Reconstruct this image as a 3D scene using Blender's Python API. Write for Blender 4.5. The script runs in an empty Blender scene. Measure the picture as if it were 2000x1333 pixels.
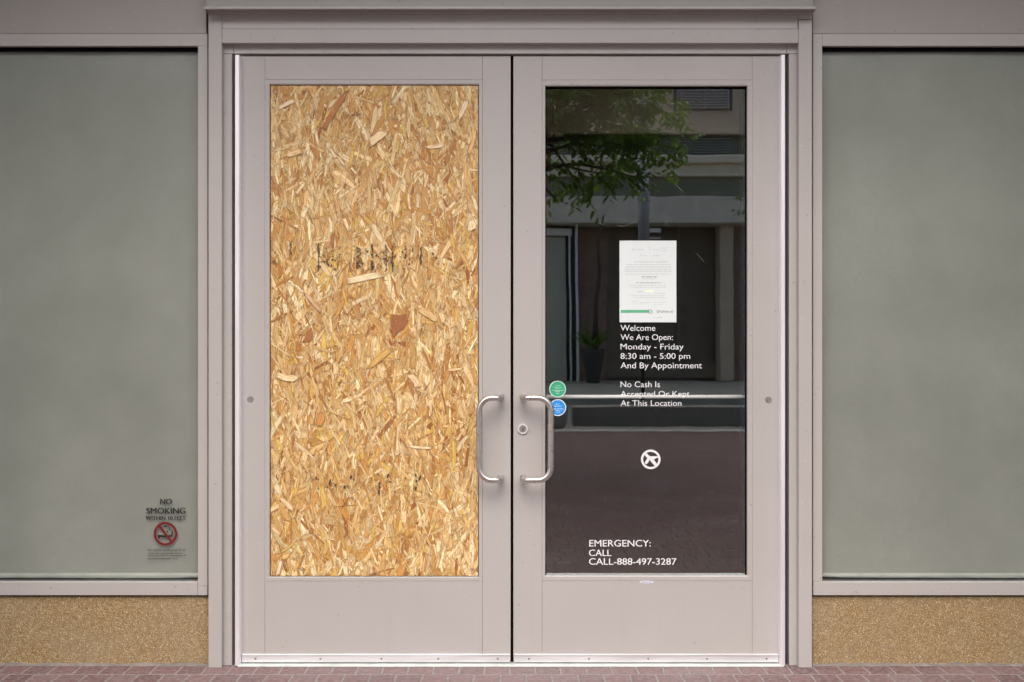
import bpy, bmesh, math, random
from mathutils import Vector, Matrix
R = math.radians
C = bpy.context.scene.collection
random.seed(7)

# ------------------------------------------------------------------ camera, sky, sun, exposure
D = 3.6            # metres from the lens to the face of the doors
CZ = 1.1374        # lens height
cam_d = bpy.data.cameras.new('camera'); cam = bpy.data.objects.new('camera', cam_d); C.objects.link(cam)
cam.location = (0, -D, CZ); cam.rotation_euler = (R(90), 0, 0)
cam_d.sensor_width = 36; cam_d.lens = 36.0; cam_d.clip_end = 800; cam_d.clip_start = 0.05
cam_d.dof.use_dof = True; cam_d.dof.focus_distance = D-.01; cam_d.dof.aperture_fstop = 8.0
bpy.context.scene.camera = cam
scn = bpy.context.scene
w = bpy.data.worlds.new("World"); scn.world = w; w.use_nodes = True
wn = w.node_tree.nodes; wl = w.node_tree.links
bg = wn.get('Background') or wn.new('ShaderNodeBackground')
sky = wn.new('ShaderNodeTexSky'); sky.sky_type = 'NISHITA'; sky.sun_disc = False
SUN_EL, SUN_AZ = R(52), R(184)
sky.sun_elevation = SUN_EL; sky.sun_rotation = SUN_AZ
sky.air_density = 1.0; sky.dust_density = 4.0; sky.ozone_density = 1.0
wl.new(sky.outputs[0], bg.inputs[0]); bg.inputs[1].default_value = 0.15
sd = bpy.data.lights.new('sun', 'SUN'); sd.energy = 1.5; sd.angle = R(140); sd.color = (1.0, 0.965, 0.92)
sun = bpy.data.objects.new('sun', sd); C.objects.link(sun)
dv = Vector((math.sin(SUN_AZ)*math.cos(SUN_EL), math.cos(SUN_AZ)*math.cos(SUN_EL), math.sin(SUN_EL)))
sun.rotation_euler = dv.to_track_quat('Z', 'Y').to_euler()
scn.view_settings.view_transform = 'Standard'; scn.view_settings.look = 'None'
scn.view_settings.gamma = 1; scn.view_settings.use_curve_mapping = False
scn.view_settings.exposure = 1.27

# ------------------------------------------------------------------ measuring helpers
S = 0.0018         # metres per photo pixel on the door face
def X(px, y=0.0): return (px-1000)*S*(D+y)/D
def Z(py, y=0.0): return CZ+(666.5-py)*S*(D+y)/D
# a point seen by reflection in the door glass (glass plane y=GY): px, py and total path length r
GY = 0.018
def RX(px, r): return (px-1000)*S*r/D
def RZ(py, r): return CZ+(666.5-py)*S*r/D
def RY(r): return -(r-D)+2*GY

# ------------------------------------------------------------------ materials
def nm(name):
    m = bpy.data.materials.new(name); m.use_nodes = True
    n = m.node_tree.nodes; l = m.node_tree.links
    return m, n, l, n['Principled BSDF']
def tc(n, l, scale=(1,1,1), kind='Object'):
    t = n.new('ShaderNodeTexCoord'); mp = n.new('ShaderNodeMapping'); mp.inputs['Scale'].default_value = scale
    l.new(t.outputs[kind], mp.inputs[0]); return mp.outputs[0]
def noise(n, l, vec, scale, detail=4, rough=.55, dist=0):
    t = n.new('ShaderNodeTexNoise'); t.inputs['Scale'].default_value = scale
    t.inputs['Detail'].default_value = detail; t.inputs['Roughness'].default_value = rough
    t.inputs['Distortion'].default_value = dist
    l.new(vec, t.inputs['Vector']); return t
def ramp(n, l, fac, stops):
    r = n.new('ShaderNodeValToRGB'); e = r.color_ramp.elements
    while len(e) < len(stops): e.new(.5)
    for i, (p, c) in enumerate(stops):
        e[i].position = p; e[i].color = (*c, 1)
    l.new(fac, r.inputs[0]); return r.outputs[0]
def mixc(n, l, fac, a, b, mode='MIX'):
    m = n.new('ShaderNodeMix'); m.data_type = 'RGBA'; m.blend_type = mode
    for s, v in ((m.inputs[0], fac), (m.inputs[6], a), (m.inputs[7], b)):
        if hasattr(v, 'is_linked'): l.new(v, s)
        elif isinstance(v, (int, float)): s.default_value = v
        else: s.default_value = (*v, 1)
    return m.outputs[2]
def bump(n, l, h, dist, strength=1, b=None):
    bp = n.new('ShaderNodeBump'); bp.inputs['Distance'].default_value = dist; bp.inputs['Strength'].default_value = strength
    l.new(h, bp.inputs['Height'])
    if b: l.new(bp.outputs[0], b.inputs['Normal'])
    return bp.outputs[0]
def math_(n, l, op, a, b=0.0, c=None):
    m = n.new('ShaderNodeMath'); m.operation = op
    for i, v in enumerate((a, b) if c is None else (a, b, c)):
        if hasattr(v, 'is_linked'): l.new(v, m.inputs[i])
        else: m.inputs[i].default_value = v
    return m.outputs[0]

def simple(name, col, rough=.5, metal=0, var=.08, vscale=6, bscale=0, bdist=0):
    m, n, l, b = nm(name)
    v = tc(n, l)
    nz = noise(n, l, v, vscale, 5)
    d = tuple(max(0, c*(1-var)) for c in col); u = tuple(min(1, c*(1+var)) for c in col)
    l.new(ramp(n, l, nz.outputs[0], [(.3, d), (.7, u)]), b.inputs['Base Color'])
    b.inputs['Roughness'].default_value = rough; b.inputs['Metallic'].default_value = metal
    if bscale:
        bump(n, l, noise(n, l, v, bscale, 3).outputs[0], bdist, 1, b)
    return m

def paint_mat(name, col):
    m, n, l, b = nm(name)
    v = tc(n, l)
    big = noise(n, l, v, 1.7, 4)
    c1 = ramp(n, l, big.outputs[0], [(.3, tuple(c*.955 for c in col)), (.7, tuple(c*1.04 for c in col))])
    # sparse scuffs and dust specks
    sp = noise(n, l, v, 95, 2, .4)
    spm = ramp(n, l, sp.outputs[0], [(.735, (0,0,0)), (.76, (1,1,1))])
    c2 = mixc(n, l, spm, c1, tuple(min(1, c*1.22) for c in col))
    st = noise(n, l, tc(n, l, (22, 22, 1.2)), 1.0, 4)
    stm = ramp(n, l, st.outputs[0], [(.55, (0,0,0)), (.85, (.22,.22,.22))])
    c3 = mixc(n, l, stm, c2, tuple(c*.80 for c in col))
    dk = noise(n, l, v, 60, 1, .4)
    dkm = ramp(n, l, dk.outputs[0], [(.75, (0,0,0)), (.77, (.5,.5,.5))])
    c4 = mixc(n, l, dkm, c3, tuple(c*.55 for c in col))
    l.new(c4, b.inputs['Base Color'])
    rr = ramp(n, l, noise(n, l, v, 9, 4).outputs[0], [(.3, (.40,)*3), (.7, (.55,)*3)])
    l.new(rr, b.inputs['Roughness'])
    hb = noise(n, l, v, 420, 2)
    hb2 = noise(n, l, v, 3.0, 2)
    h = math_(n, l, 'ADD', math_(n, l, 'MULTIPLY', hb.outputs[0], .00006), math_(n, l, 'MULTIPLY', hb2.outputs[0], .0012))
    bump(n, l, h, 1.0, 1, b)
    return m
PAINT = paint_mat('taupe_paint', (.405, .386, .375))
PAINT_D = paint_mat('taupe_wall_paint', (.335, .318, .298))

def metal_mat(name, col, rough, streak=(1, 1, 1), var=.06, metal=1.0):
    m, n, l, b = nm(name)
    v = tc(n, l, streak)
    nz = noise(n, l, v, 40, 4)
    l.new(ramp(n, l, nz.outputs[0], [(.3, tuple(c*(1-var) for c in col)), (.7, tuple(min(1, c*(1+var)) for c in col))]), b.inputs['Base Color'])
    l.new(ramp(n, l, nz.outputs[0], [(.3, (rough*.8,)*3), (.7, (rough*1.2,)*3)]), b.inputs['Roughness'])
    b.inputs['Metallic'].default_value = metal
    bump(n, l, nz.outputs[0], .00006, 1, b)
    return m
ALU = metal_mat('brushed_aluminium', (.90, .885, .92), .42, (1, 1, .05), .05, .55)
ALU_H = metal_mat('brushed_aluminium_sweep', (.76, .76, .785), .45, (.08, 1, 1), .14, .6)
STEEL = metal_mat('satin_steel', (.66, .64, .62), .30, (1, 1, 1), .05, .95)
SCREW = metal_mat('screw_steel', (.30, .28, .26), .4)
BLACK = simple('black_rubber', (.003, .003, .003), .9, 0, .2, 20)
BLACK.node_tree.nodes['Principled BSDF'].inputs['Specular IOR Level'].default_value = .08
DARK = simple('dark_interior', (.15, .14, .12), .8, 0, .2, 2)
DARKB = simple('dark_bronze_metal', (.028, .030, .032), .35, .3, .2, 8)

def glass_mat(name, f0, tint, rough=0.0):
    m = bpy.data.materials.new(name); m.use_nodes = True
    n = m.node_tree.nodes; l = m.node_tree.links; n.clear()
    o = n.new('ShaderNodeOutputMaterial'); mx = n.new('ShaderNodeMixShader'); gm = n.new('ShaderNodeNewGeometry')
    dt = n.new('ShaderNodeVectorMath'); dt.operation = 'DOT_PRODUCT'; l.new(gm.outputs['Incoming'], dt.inputs[0]); l.new(gm.outputs['Normal'], dt.inputs[1])
    gr = math_(n, l, 'POWER', math_(n, l, 'SUBTRACT', 1.0, math_(n, l, 'ABSOLUTE', dt.outputs['Value'])), 5.0)
    fr = math_(n, l, 'ADD', f0, math_(n, l, 'MULTIPLY', gr, 1-f0))     # Schlick reflectance of a coated pane
    t = n.new('ShaderNodeBsdfTransparent'); t.inputs[0].default_value = (*tint, 1)
    g = n.new('ShaderNodeBsdfGlossy'); g.inputs['Roughness'].default_value = rough; g.inputs[0].default_value = (1, 1, 1, 1)
    l.new(fr, mx.inputs[0]); l.new(t.outputs[0], mx.inputs[1]); l.new(g.outputs[0], mx.inputs[2])
    l.new(mx.outputs[0], o.inputs[0])
    v = tc(n, l)
    nz = noise(n, l, v, 2.2, 2)
    bp = bump(n, l, nz.outputs[0], .00025, 1)
    l.new(bp, g.inputs['Normal'])
    return m
GLASS = glass_mat('door_glass', .108, (.965, .975, .965), 0.0)
WGLASS = glass_mat('window_glass', .028, (.965, .975, .965), 0.32)
OGLASS = glass_mat('street_window_glass', .1, (.55, .6, .6), 0.05)

def shade_mat():
    m, n, l, b = nm('grey_green_roller_shade')
    v = tc(n, l)
    a = noise(n, l, v, 1.7, 6, .6); c = noise(n, l, v, 300, 2)
    base = ramp(n, l, a.outputs[0], [(.30, (.225, .236, .218)), (.75, (.325, .337, .318))])
    base = mixc(n, l, ramp(n, l, c.outputs[0], [(.3, (0,)*3), (.7, (.25,)*3)]), base, (.14, .15, .125))
    l.new(base, b.inputs['Base Color']); b.inputs['Roughness'].default_value = .8
    h = noise(n, l, tc(n, l, (1, 1, .4)), 3, 2)
    bump(n, l, h.outputs[0], .012, 1, b)
    return m
SHADE = shade_mat()
HEM = simple('pale_hem_bar', (.40, .42, .39), .5, 0, .15, 14, 30, .001)

def aggregate_mat():
    m, n, l, b = nm('tan_pebble_aggregate')
    v = tc(n, l)
    wv = n.new('ShaderNodeTexNoise'); wv.inputs['Scale'].default_value = 60; l.new(v, wv.inputs['Vector'])
    vv = n.new('ShaderNodeVectorMath'); vv.operation = 'MULTIPLY_ADD'
    l.new(wv.outputs['Color'], vv.inputs[0]); vv.inputs[1].default_value = (.012,)*3; l.new(v, vv.inputs[2])
    vo = n.new('ShaderNodeTexVoronoi'); vo.inputs['Scale'].default_value = 195; l.new(vv.outputs[0], vo.inputs['Vector'])
    rnd = n.new('ShaderNodeSeparateColor'); l.new(vo.outputs['Color'], rnd.inputs[0])
    stone = ramp(n, l, rnd.outputs[0], [(0, (.44, .295, .13)), (.35, (.64, .46, .225)), (.7, (.72, .555, .30)), (.93, (.74, .60, .36)), (1, (.80, .68, .46))])
    e = n.new('ShaderNodeTexVoronoi'); e.feature = 'DISTANCE_TO_EDGE'; e.inputs['Scale'].default_value = 195; l.new(vv.outputs[0], e.inputs['Vector'])
    gap = ramp(n, l, e.outputs[0], [(.03, (1,)*3), (.26, (0,)*3)])
    col = mixc(n, l, gap, stone, (.22, .135, .058))
    big = noise(n, l, v, 3.2, 4)
    col = mixc(n, l, ramp(n, l, big.outputs[0], [(.35, (0,)*3), (.7, (.32,)*3)]), col, (.40, .34, .25))
    l.new(col, b.inputs['Base Color']); b.inputs['Roughness'].default_value = .75
    bump(n, l, ramp(n, l, e.outputs[0], [(0, (0,)*3), (.35, (1,)*3)]), .0022, 1, b)
    return m
AGG = aggregate_mat()

def brick_mat():
    m, n, l, b = nm('clay_brick_pavers')
    v = tc(n, l)
    ds = noise(n, l, v, 9, 3)
    vv = n.new('ShaderNodeVectorMath'); vv.operation = 'MULTIPLY_ADD'
    l.new(ds.outputs['Color'], vv.inputs[0]); vv.inputs[1].default_value = (.014, .008, 0); l.new(v, vv.inputs[2])
    br = n.new('ShaderNodeTexBrick')
    br.offset = .38; br.offset_frequency = 2; br.squash = 1.25; br.squash_frequency = 3
    l.new(vv.outputs[0], br.inputs['Vector'])
    br.inputs['Scale'].default_value = 1; br.inputs['Brick Width'].default_value = .088; br.inputs['Row Height'].default_value = .104
    br.inputs['Mortar Size'].default_value = .0048; br.inputs['Mortar Smooth'].default_value = .35
    br.inputs['Color1'].default_value = (0, 0, 0, 1); br.inputs['Color2'].default_value = (1, 1, 1, 1)
    br.inputs['Mortar'].default_value = (.5, .5, .5, 1); br.inputs['Bias'].default_value = 0
    col = ramp(n, l, br.outputs['Color'], [(0, (.080, .039, .044)), (.35, (.118, .055, .057)), (.7, (.15, .071, .070)), (1, (.145, .092, .098))])
    fine = noise(n, l, v, 55, 6, .7)
    col = mixc(n, l, ramp(n, l, fine.outputs[0], [(.38, (0,)*3), (.66, (.75,)*3)]), col, (.31, .245, .25))
    pale = noise(n, l, v, 2.3, 4)
    # trodden, bleached bricks in front of the doors
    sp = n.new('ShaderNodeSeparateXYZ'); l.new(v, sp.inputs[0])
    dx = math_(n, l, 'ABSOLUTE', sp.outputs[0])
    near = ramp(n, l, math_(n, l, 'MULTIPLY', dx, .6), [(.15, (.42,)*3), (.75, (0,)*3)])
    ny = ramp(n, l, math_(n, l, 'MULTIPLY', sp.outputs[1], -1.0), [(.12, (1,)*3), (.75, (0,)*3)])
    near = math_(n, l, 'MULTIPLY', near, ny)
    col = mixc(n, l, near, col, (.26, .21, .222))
    col = mixc(n, l, math_(n, l, 'SUBTRACT', 1.0, ny), col, mixc(n, l, .62, col, (.070, .026, .018)))  # bricks away from the doors coloured darker to dim their reflection in the glass
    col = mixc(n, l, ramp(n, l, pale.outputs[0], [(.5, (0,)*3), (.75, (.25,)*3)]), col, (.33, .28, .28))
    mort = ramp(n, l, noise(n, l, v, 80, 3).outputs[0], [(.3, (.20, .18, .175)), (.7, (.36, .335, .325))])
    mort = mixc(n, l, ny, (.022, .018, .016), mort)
    col = mixc(n, l, br.outputs['Fac'], col, mort)
    l.new(col, b.inputs['Base Color']); b.inputs['Roughness'].default_value = .72
    h = math_(n, l, 'ADD', math_(n, l, 'MULTIPLY', br.outputs['Fac'], -.003), math_(n, l, 'MULTIPLY', fine.outputs[0], .0025))
    bump(n, l, h, 1, 1, b)
    return m
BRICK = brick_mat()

def flake_mat():
    m, n, l, b = nm('wood_strands')
    ca = n.new('ShaderNodeVertexColor'); ca.layer_name = 'strand'
    uv = n.new('ShaderNodeUVMap'); uv.uv_map = 'grain'
    mp = n.new('ShaderNodeMapping'); mp.inputs['Scale'].default_value = (26, 300, 1); l.new(uv.outputs[0], mp.inputs[0])
    g = noise(n, l, mp.outputs[0], 1, 4, .6, .9)
    mp2 = n.new('ShaderNodeMapping'); mp2.inputs['Scale'].default_value = (60, 190, 1); l.new(uv.outputs[0], mp2.inputs[0])
    g2 = noise(n, l, mp2.outputs[0], 1, 3, .6, 1.6)
    c = mixc(n, l, ramp(n, l, g.outputs[0], [(.36, (.6,)*3), (.60, (0,)*3)]), ca.outputs[0], (.36, .15, .035))
    c = mixc(n, l, ramp(n, l, g2.outputs[0], [(.60, (0,)*3), (.72, (.6,)*3)]), c, (.92, .74, .44))
    c = mixc(n, l, ramp(n, l, g2.outputs[0], [(.24, (.7,)*3), (.34, (0,)*3)]), c, (.30, .12, .03))
    lo = n.new('ShaderNodeUVMap'); lo.uv_map = 'local'
    s = n.new('ShaderNodeSeparateXYZ'); l.new(lo.outputs[0], s.inputs[0])
    # darker outline along the edges of each strand: u,v in -1..1
    ed = math_(n, l, 'MAXIMUM', math_(n, l, 'ABSOLUTE', s.outputs[1]), math_(n, l, 'ABSOLUTE', s.outputs[0]))
    c = mixc(n, l, ramp(n, l, ed, [(.72, (0,)*3), (.97, (.62,)*3)]), c, (.25, .10, .028))
    l.new(c, b.inputs['Base Color']); b.inputs['Roughness'].default_value = .55
    bump(n, l, g.outputs[0], .0006, 1, b)
    return m
FLAKE = flake_mat()
INK = simple('stamp_ink', (.060, .045, .030), .7, 0, .2, 30)
WHITE = simple('white_vinyl', (.72, .74, .76), .45, 0, .02, 5)
BVINYL = simple('black_vinyl', (.006, .006, .006), .5, 0, .1, 5)
REDV = simple('dark_red_vinyl', (.15, .004, .007), .45, 0, .05, 5)
PAPER = simple('white_paper', (.68, .74, .75), .7, 0, .015, 4)
INKG = simple('grey_print', (.38, .42, .43), .7, 0, .1, 200)
INKD = simple('dark_print', (.10, .11, .11), .7, 0, .1, 200)
GREENB = simple('green_print', (.10, .42, .22), .6, 0, .05, 20)
YEL = simple('yellow_print', (.80, .85, .62), .6, 0, .03, 20)
GREENS = simple('green_sticker', (.035, .36, .20), .4, 0, .12, 60)
BLUES = simple('blue_sticker', (.02, .27, .72), .4, 0, .12, 60)
PALETX = simple('pale_sticker_print', (.50, .68, .58), .5, 0, .1, 60)
PALEBL = simple('pale_blue_sticker_print', (.60, .74, .85), .5, 0, .1, 60)
BLUETX = simple('blue_badge_print', (.05, .08, .45), .5, 0, .1, 60)
CONC = simple('pale_concrete', (.36, .35, .32), .8, 0, .15, 3, 40, .002)
GRANITE = simple('dark_granite', (.19, .185, .165), .45, 0, .2, 30)
ASPH = simple('asphalt', (.17, .165, .145), .8, 0, .15, 2, 120, .003)
PAVE = simple('grey_paving', (.33, .32, .26), .75, 0, .2, 1.3)
STUCCO = simple('beige_stucco', (.60, .47, .34), .85, 0, .10, 1.5, 60, .002)
CREAM = simple('cream_moulding', (.85, .74, .56), .7, 0, .08, 3)
FASCIA = simple('grey_fascia_board', (.70, .62, .50), .6, 0, .12, 3)
GREYG = simple('dark_green_grey_panel', (.24, .24, .155), .5, 0, .15, 3)
BROWNP = simple('dark_brown_panel', (.20, .15, .10), .6, 0, .2, 4)
REDBR = simple('red_brown_panel', (.30, .19, .135), .7, 0, .25, 8)
LOUVRE = simple('grey_louvre', (.46, .46, .44), .5, 0, .1, 8)
WFRAME = simple('white_painted_frame', (.8, .79, .73), .5, 0, .05, 8)
POLE = simple('grey_galvanised_pole', (.36, .37, .37), .5, .3, .1, 10)
BARK = simple('tree_bark', (.085, .065, .05), .9, 0, .3, 20, 60, .006)
POTM = simple('black_planter_pot', (.05, .048, .042), .5, 0, .2, 8)
SOIL = simple('potting_soil', (.05, .035, .025), .95, 0, .3, 40)

def leaf_mat(name, c0, c1):
    m, n, l, b = nm(name)
    g = n.new('ShaderNodeNewGeometry')
    col = ramp(n, l, g.outputs['Random Per Island'], [(0, c0), (1, c1)])
    l.new(col, b.inputs['Base Color']); b.inputs['Roughness'].default_value = .5
    tr = n.new('ShaderNodeBsdfTranslucent'); l.new(mixc(n, l, .4, col, (.20, .34, .03)), tr.inputs[0])
    mx = n.new('ShaderNodeMixShader'); mx.inputs[0].default_value = .45
    o = n['Material Output']; l.new(b.outputs[0], mx.inputs[1]); l.new(tr.outputs[0], mx.inputs[2]); l.new(mx.outputs[0], o.inputs[0])
    return m
LEAF = leaf_mat('broad_leaves', (.08, .17, .022), (.20, .34, .05))
LEAF2 = leaf_mat('dark_leaves', (.035, .08, .022), (.07, .13, .035))

# ------------------------------------------------------------------ mesh helpers
class MB:
    def __init__(s): s.bm = bmesh.new()
    def box(s, x0, x1, y0, y1, z0, z1, bev=0.0, seg=2):
        if x0 > x1: x0, x1 = x1, x0
        if y0 > y1: y0, y1 = y1, y0
        if z0 > z1: z0, z1 = z1, z0
        r = bmesh.ops.create_cube(s.bm, size=1)
        vs = r['verts']
        for v in vs:
            v.co = Vector(((x0+x1)/2+v.co.x*(x1-x0), (y0+y1)/2+v.co.y*(y1-y0), (z0+z1)/2+v.co.z*(z1-z0)))
        if bev:
            es = list({e for v in vs for e in v.link_edges})
            bmesh.ops.bevel(s.bm, geom=es, offset=bev, segments=seg, affect='EDGES', profile=.5)
        return s
    def cyl(s, c, r, axis='Y', depth=.01, n=32, r2=None, bev=0):
        rr = bmesh.ops.create_cone(s.bm, cap_ends=True, segments=n, radius1=r, radius2=r if r2 is None else r2, depth=depth)
        vs = rr['verts']
        M = {'Y': Matrix.Rotation(R(90), 4, 'X'), 'X': Matrix.Rotation(R(90), 4, 'Y'), 'Z': Matrix.Identity(4)}[axis]
        bmesh.ops.transform(s.bm, matrix=Matrix.Translation(c) @ M, verts=vs)
        if bev:
            es = [e for e in {e for v in vs for e in v.link_edges} if len(e.link_faces) == 2 and e.calc_face_angle(0) > .8]
            bmesh.ops.bevel(s.bm, geom=es, offset=bev, segments=2, affect='EDGES')
        return s
    def tube(s, pts, rad, n=16, cap=True):
        pts = [Vector(p) for p in pts]; rings = []; up = None
        for i, p in enumerate(pts):
            t = (pts[min(i+1, len(pts)-1)]-pts[max(i-1, 0)]).normalized()
            if up is None:
                up = t.orthogonal().normalized()
            up = (up - t*up.dot(t)).normalized(); bi = t.cross(up)
            rr = rad[i] if isinstance(rad, (list, tuple)) else rad
            rings.append([s.bm.verts.new(p+(up*math.cos(2*math.pi*k/n)+bi*math.sin(2*math.pi*k/n))*rr) for k in range(n)])
        for a, b in zip(rings, rings[1:]):
            for k in range(n):
                f = s.bm.faces.new((a[k], a[(k+1) % n], b[(k+1) % n], b[k])); f.smooth = True
        if cap:
            s.bm.faces.new(rings[0][::-1]); s.bm.faces.new(rings[-1])
        return s
    def poly(s, pts):
        s.bm.faces.new([s.bm.verts.new(p) for p in pts]); return s
    def prism(s, outline, y0, y1):      # outline of (x, z) front at y0 extruded to y1
        a = [s.bm.verts.new((x, y0, z)) for x, z in outline]; b = [s.bm.verts.new((x, y1, z)) for x, z in outline]
        s.bm.faces.new(a[::-1]); s.bm.faces.new(b); n = len(a)
        for k in range(n): s.bm.faces.new((a[k], a[(k+1) % n], b[(k+1) % n], b[k]))
        return s
    def ring(s, cx, cz, ro, ri, y0, y1, n=48):
        o0 = []; 
        for k in range(n):
            a = 2*math.pi*k/n; c, q = math.cos(a), math.sin(a)
            o0.append([s.bm.verts.new((cx+r_*c, y, cz+r_*q)) for r_, y in ((ro, y0), (ri, y0), (ri, y1), (ro, y1))])
        for k in range(n):
            a, b = o0[k], o0[(k+1) % n]
            for j in range(4): s.bm.faces.new((a[j], b[j], b[(j+1) % 4], a[(j+1) % 4]))
        return s
    def build(s, name, mat, parent=None, smooth=False):
        bmesh.ops.recalc_face_normals(s.bm, faces=s.bm.faces)
        me = bpy.data.meshes.new(name); s.bm.to_mesh(me); s.bm.free()
        me.materials.append(mat)
        if smooth:
            for p in me.polygons: p.use_smooth = True
        return link(name, me, parent)
def link(name, me, parent=None):
    o = bpy.data.objects.new(name, me); C.objects.link(o)
    if parent:
        o.parent = parent
        # geometry is written in world metres: cancel the parent's offset
        off = Vector((0, 0, 0)); p = parent
        while p: off += p.location; p = p.parent
        o.location = -off
    return o
def thing(name, label, cat, loc=(0, 0, 0), group=None):
    o = bpy.data.objects.new(name, None); o.empty_display_size = .1; C.objects.link(o); o.location = loc
    o['label'] = label; o['category'] = cat
    if group: o['group'] = group
    return o
def tag(o, label, cat, group=None):
    o['label'] = label; o['category'] = cat
    if group: o['group'] = group
    return o
def struct(o): o['kind'] = 'structure'; return o

def text_mesh(txt, x0, x1, ztop, zbase, yfront, thick=.0004, weight=.0, capfit=True):
    """one line of lettering fitted to left, right, cap line and baseline; returns vertices/faces joined into a bmesh"""
    cu = bpy.data.curves.new('line', 'FONT'); cu.body = txt; cu.size = 1;  cu.extrude = 0; cu.resolution_u = 4
    ob = bpy.data.objects.new('line', cu); C.objects.link(ob)
    dg = bpy.context.evaluated_depsgraph_get()
    me = bpy.data.meshes.new_from_object(ob.evaluated_get(dg))
    bpy.data.objects.remove(ob); bpy.data.curves.remove(cu)
    bm = bmesh.new(); bm.from_mesh(me); bpy.data.meshes.remove(me)
    xs = [v.co.x for v in bm.verts]; a, b = min(xs), max(xs)
    CAP = .70
    for v in bm.verts:
        v.co = Vector((x0+(v.co.x-a)/(b-a)*(x1-x0), yfront, zbase+v.co.y/CAP*(ztop-zbase)))
    r = bmesh.ops.extrude_face_region(bm, geom=list(bm.faces))
    for e in r['geom']:
        if isinstance(e, bmesh.types.BMVert): e.co.y += thick
    return bm
def text_part(name, lines, y, mat, parent, weight=.0):
    """lines: (text, px0, px1, py_top, py_base)"""
    out = bmesh.new()
    for t, a, b, top, base in lines:
        bm = text_mesh(t, X(a, y), X(b, y), Z(top, y), Z(base, y), y, weight=weight)
        tmp = bpy.data.meshes.new('t'); bm.to_mesh(tmp); bm.free()
        tmp.transform(Matrix.Translation((-weight/2, 0, 0))); out.from_mesh(tmp)
        if weight:
            tmp.transform(Matrix.Translation((weight, -.00007, 0))); out.from_mesh(tmp)
        bpy.data.meshes.remove(tmp)
    m = MB(); m.bm.free(); m.bm = out
    return m.build(name, mat, parent)

# ------------------------------------------------------------------ setting: ground
g = MB(); yk = RY(12.75)
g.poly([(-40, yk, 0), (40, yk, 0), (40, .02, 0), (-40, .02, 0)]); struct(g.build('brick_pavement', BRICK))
k = MB(); k.box(-40, 40, yk-.30, yk-.001, -.15, .012, .01); struct(k.build('kerb', CONC))
rd = MB(); rd.poly([(-80, yk-8, -.13), (80, yk-8, -.13), (80, yk-.2, -.13), (-80, yk-.2, -.13)]); struct(rd.build('road', ASPH))
fp = MB(); fp.box(-80, 80, RY(28.8)-3, yk-7.5, -.2, 0.0); struct(fp.build('far_pavement', PAVE))
gr = MB(); gr.poly([(-300, -300, -.16), (300, -300, -.16), (300, 300, -.16), (-300, 300, -.16)]); struct(gr.build('ground', ASPH))

# ------------------------------------------------------------------ the storefront
YF = -.037    # face of the outer door frame
YI = -.012    # face of the inner jambs
bld = thing('storefront_building', 'taupe painted storefront wall that holds the doors and both windows, with added unseen light blockers', 'building', (0, .3, 0))
for sgn, xa, xb in ((-1, -3.3, X(402, -.02)), (1, X(1588, -.02), 3.3)):
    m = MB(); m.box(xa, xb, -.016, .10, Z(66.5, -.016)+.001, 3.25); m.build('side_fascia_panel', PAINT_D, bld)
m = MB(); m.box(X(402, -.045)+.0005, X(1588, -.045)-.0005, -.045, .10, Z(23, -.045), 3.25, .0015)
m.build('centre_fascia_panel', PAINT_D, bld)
m = MB(); m.box(-4.2, 4.2, -1.25, .15, 3.251, 3.45, .01); m.build('top_light_blocker', PAINT_D, bld)  # unseen roof slab added to darken the top of the wall
for sx in (-1, 1):
    m = MB(); m.box(sx*2.07, sx*3.9, -1.70, -.060, .001, 3.6, .01); m.box(sx*2.72, sx*3.9, -.0595, .10, .001, 3.25, .01); m.build('side_light_blocker', PAINT_D, bld)  # unseen deep piers added to hold light off the outer edges
m = MB()
m.box(-4.2, 4.2, 4.0, 4.1, 0, 3.24); m.box(-4.2, -3.9, .15, 4.0, 0, 3.24); m.box(3.9, 4.2, .15, 4.0, 0, 3.24)
m.box(-3.9, 3.9, .1, 4.0, 2.96, 3.24); m.build('interior_wall', DARK, bld)
m = MB(); m.box(-3.9, 3.9, .08, 3.99, -.1, .004); m.build('interior_floor', DARK, bld)
m = MB(); m.box(-4.2, 4.2, -1.35, 4.1, 3.452, 6.5); m.build('upper_wall', STUCCO, bld)
# lit lobby bulkhead above eye level, its lower edge shows through the glass
ib = .26
m = MB(); m.box(X(1010), X(1550), ib, ib+.03, Z(259, ib), 2.6, .002); m.build('lobby_bulkhead', simple('lobby_plaster', (.32, .29, .22), .8, 0, .1, 3), bld)
m = MB(); m.box(X(1447, .09), X(1475, .09), .07, .12, .02, 2.3, .002); m.build('lobby_blind_post', DARKB, bld)

# door surround
ds = thing('door_surround', 'taupe metal frame with small cornice around the double doors', 'door frame', (0, 0, 0))
for a, b in ((407, 433), (1560, 1586)):
    m = MB(); m.box(X(a, YF), X(b, YF), YF, .10, .0005, Z(28.5, YF) if a < 1000 else Z(39, YF), .0012); m.build('outer_jamb', PAINT, ds)
m = MB(); m.box(X(1558.5, YF), X(1586, YF), YF, .10, Z(38, YF), Z(27.5, YF), .001)
m.box(X(433.6, YF), X(1558, YF), YF+.0012, .10, Z(56.5, YF), Z(27.5, YF), .0008)
m.box(X(433.6, YF), X(1559.5, YF), YF-.0006, .10, Z(84.5, YF), Z(57.1, YF), .0012); m.build('outer_head', PAINT, ds)
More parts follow.
